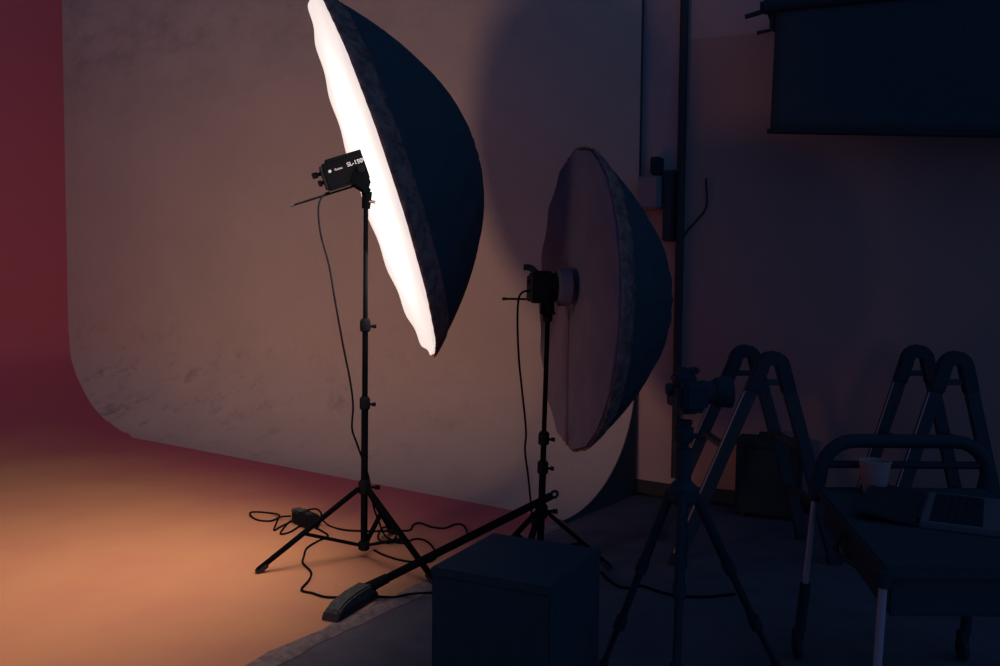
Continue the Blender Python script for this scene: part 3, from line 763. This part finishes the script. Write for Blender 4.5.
aL = arc(V((U1(topz).x + rc, YL, topz - rc)), -1); aR = arc(V((U1(topz).x + wR - rc, YL, topz - rc)), 1)[::-1]
MB().tube([U1(.50)] + aL + aR + [U1(.50) + off], .0215, 14).build('end_frame', M['dark_plastic'], t)
z0, z1 = .485, .225
for U, o_, nm in ((U1, V((0, 0, 0)), 1), (U1, off, 1), (U2, V((0, 0, 0)), 0), (U2, off, 0)):
    ztop = .52
    lg = MB().tube([U(ztop) + o_, U(z0) + o_], .0165, 14).build('leg', M['dark_plastic'], t)
    MB().tube([U(z1) + o_, U(.07) + o_], .0165, 14).build('lower_sleeve', M['dark_plastic'], lg)
    MB().tube([U(z0 + .01) + o_, U(z1 - .01) + o_], .0095, 12).build('telescopic_tube', M['pale_metal'], lg)
    cbase = U(FZ) + o_
    MB().box(cbase + V((0, 0, .062)), ((1, 0, 0), (0, 1, 0), (0, 0, 1)), (.014, .016, .03)).build('caster_fork', M['dark_plastic'], lg, bevel=.003)
    MB().lathe(cbase + V((-.010, 0, .034)), (1, 0, 0), [(.026, 0), (.033, .003), (.033, .017), (.026, .020)], 18).build('caster_wheel', M['dark_plastic'], lg)
# platform: shallow tray with apron
x0 = U1(.5).x - .01; xr = x0 + wR + .03
pl = [V((U1(zT).x + .0, YL - .0, zT)), V((U1(zT).x + wR, YL, zT)), V((U2(zT).x + wR + .02, YF - .0, zT)), V((U2(zT).x, YF, zT))]
MB().prism([p - V((0, 0, .03)) for p in pl], (0, 0, .03)).build('platform', M['cloth'], t, bevel=.006)
MB().prism([p - V((0, 0, .12)) + (V((.02, -.02, 0)) if i in (0,) else V((-.02, -.02, 0)) if i == 1 else V((-.02, .02, 0)) if i == 2 else V((.02, .02, 0))) for i, p in enumerate(pl)], (0, 0, .092)).build('apron', M['cloth'], t, bevel=.006)
MB().tube([U1(.60), U1(.60) + off], .012, 12).build('cross_bar', M['dark_paint'], t)
pb = [at(841, 533, 2.42), at(836, 545, 2.42), at(838, 554, 2.42), at(852, 563, 2.36), at(880, 577, 2.28)]
pb[0] = V((pb[0].x, pb[0].y, pb[0].z))
MB().tube(smooth_path(pb), .008, 10).build('brace', M['ladder'], t)
k_ = at(957, 543, 2.0)
# cup
c = onz(874, 493, zT); 
t = thing('paper_cup', c, 'pale paper cup standing on the black equipment cart', 'cup')
MB().lathe(c + V((0, 0, .001)), V((0, 0, 1)), [(.030, 0), (.033, .004), (.0455, .096), (.0435, .096), (.031, .008)], 28).build('cup_wall', M['paper'], t)
MB().tube([c + V((math.cos(q) * .046, math.sin(q) * .046, .097)) for q in [2 * PI * i / 28 for i in range(28)]], .0022, 8, closed=True).build('rolled_rim', M['paper'], t)
MB().lathe(c + V((0, 0, .006)), V((0, 0, 1)), [(.0315, 0), (.0315, .002)], 28).build('cup_bottom', M['paper'], t)
# laptop lying open with the hinge to the left
la, lb = onz(929, 497, zT), onz(919, 528, zT)
ly = (la - lb); lln = ly.length; ly.normalize(); lx = V((ly.y, -ly.x, 0)); lw = .235
c = lb + ly * lln / 2 + lx * lw / 2
t = thing('laptop', V((c.x, c.y, zT)), 'silver laptop with black keys lying open on the equipment cart', 'laptop')
MB().box(V((c.x, c.y, zT + .009)), (lx, ly, (0, 0, 1)), (lw / 2, lln / 2, .008)).build('base', M['silver'], t, bevel=.003)
kb = MB().box(V((c.x, c.y, zT + .0172)) - lx * .035, (lx, ly, (0, 0, 1)), (.062, lln / 2 - .022, .0006)).build('keyboard_well', M['keys'], t)
mb = MB()
for i in range(6):
    n_ = 13; 
    for j in range(n_):
        kw = (lln - .05) / n_
        if i == 5 and 4 <= j <= 7: continue
        p = V((c.x, c.y, zT + .0188)) - lx * (.035 - (i - 2.5) * .0195) + ly * ((j - (n_ - 1) / 2) * kw)
        mb.box(p, (lx, ly, (0, 0, 1)), (.0072 if i else .005, kw * .42, .0012))
mb.box(V((c.x, c.y, zT + .0188)) + lx * (.0138), (lx, ly, (0, 0, 1)), (.0072, (lln - .05) / 13 * 1.95, .0012))
mb.build('keys', M['keys'], t)
MB().box(V((c.x, c.y, zT + .0172)) + lx * .075, (lx, ly, (0, 0, 1)), (.033, .05, .0005)).build('trackpad', M['silver'], t)
MB().tube([V((c.x, c.y, zT + .010)) - lx * (lw / 2 + .004) - ly * lln * .36, V((c.x, c.y, zT + .010)) - lx * (lw / 2 + .004) + ly * lln * .36], .006, 12).build('hinge', M['dark_plastic'], t)
lid_d = (-lx * math.cos(R(8)) + V((0, 0, math.sin(R(8))))).normalized(); lid_n = ly.cross(lid_d).normalized()
if lid_n.z < 0: lid_n = -lid_n
lc_ = V((c.x, c.y, zT + .006)) - lx * (lw / 2 + .008) + lid_d * .075
lid = MB().box(lc_, (lid_d, ly, lid_n), (.075, lln / 2, .0035)).build('lid', M['dark_plastic'], t, bevel=.002)
MB().box(lc_ + lid_n * .0042, (lid_d, ly, lid_n), (.069, lln / 2 - .005, .0006)).build('screen', M['keys'], lid)

# ------------------------------------------------------------------ light of the room
la = bpy.data.lights.new('umbrella_output', 'AREA'); la.shape = 'DISK'; la.size = .72
la.energy = POWER; la.color = (1, .82, .68); la.spread = R(SPREAD)
lo = bpy.data.objects.new('umbrella_output', la); COL.objects.link(lo)
lo.location = CA + nA * .14 - V((0, 0, .10)); lo.rotation_euler = (-(nA + V((.10, 0, -.28))).normalized()).to_track_quat('Z', 'Y').to_euler()
lb = bpy.data.lights.new('studio_softbox', 'AREA'); lb.shape = 'DISK'; lb.size = .9
lb.energy = 22; lb.color = (1, .64, .47); lb.spread = R(88)
lp = bpy.data.objects.new('studio_softbox', lb); COL.objects.link(lp)
lp.location = V((-2.7, .35, .85)); aim = W(3.5, 0, .78)
lp.rotation_euler = (lp.location - aim).to_track_quat('Z', 'Y').to_euler()
w = bpy.data.worlds.new('night_ambient'); S.world = w; w.use_nodes = True
bg = w.node_tree.nodes['Background']
nt = w.node_tree; tc = nt.nodes.new('ShaderNodeTexCoord'); sx = nt.nodes.new('ShaderNodeSeparateXYZ'); nt.links.new(tc.outputs['Generated'], sx.inputs[0])
def wmath(op, a, b):
    k = nt.nodes.new('ShaderNodeMath'); k.operation = op
    for i, v in enumerate((a, b)):
        if isinstance(v, (int, float)): k.inputs[i].default_value = v
        else: nt.links.new(v, k.inputs[i])
    return k.outputs[0]
fx = wmath('MULTIPLY', sx.outputs['X'], .55); fz = wmath('MULTIPLY', sx.outputs['Z'], -.42)
nt.links.new(wmath('MAXIMUM', wmath('ADD', wmath('ADD', fx, fz), .98), .1), bg.inputs[1])
bg.inputs[0].default_value = (*AMB, 1)

vs_ = S.view_settings
S.display_settings.display_device = 'sRGB'
vs_.view_transform = 'Standard'; vs_.look = 'None'; vs_.exposure = 0; vs_.gamma = 1; vs_.use_curve_mapping = False
S.cycles.max_bounces = 10; S.cycles.diffuse_bounces = 6
S.cycles.use_denoising = True
S.cycles.sample_clamp_indirect = 6
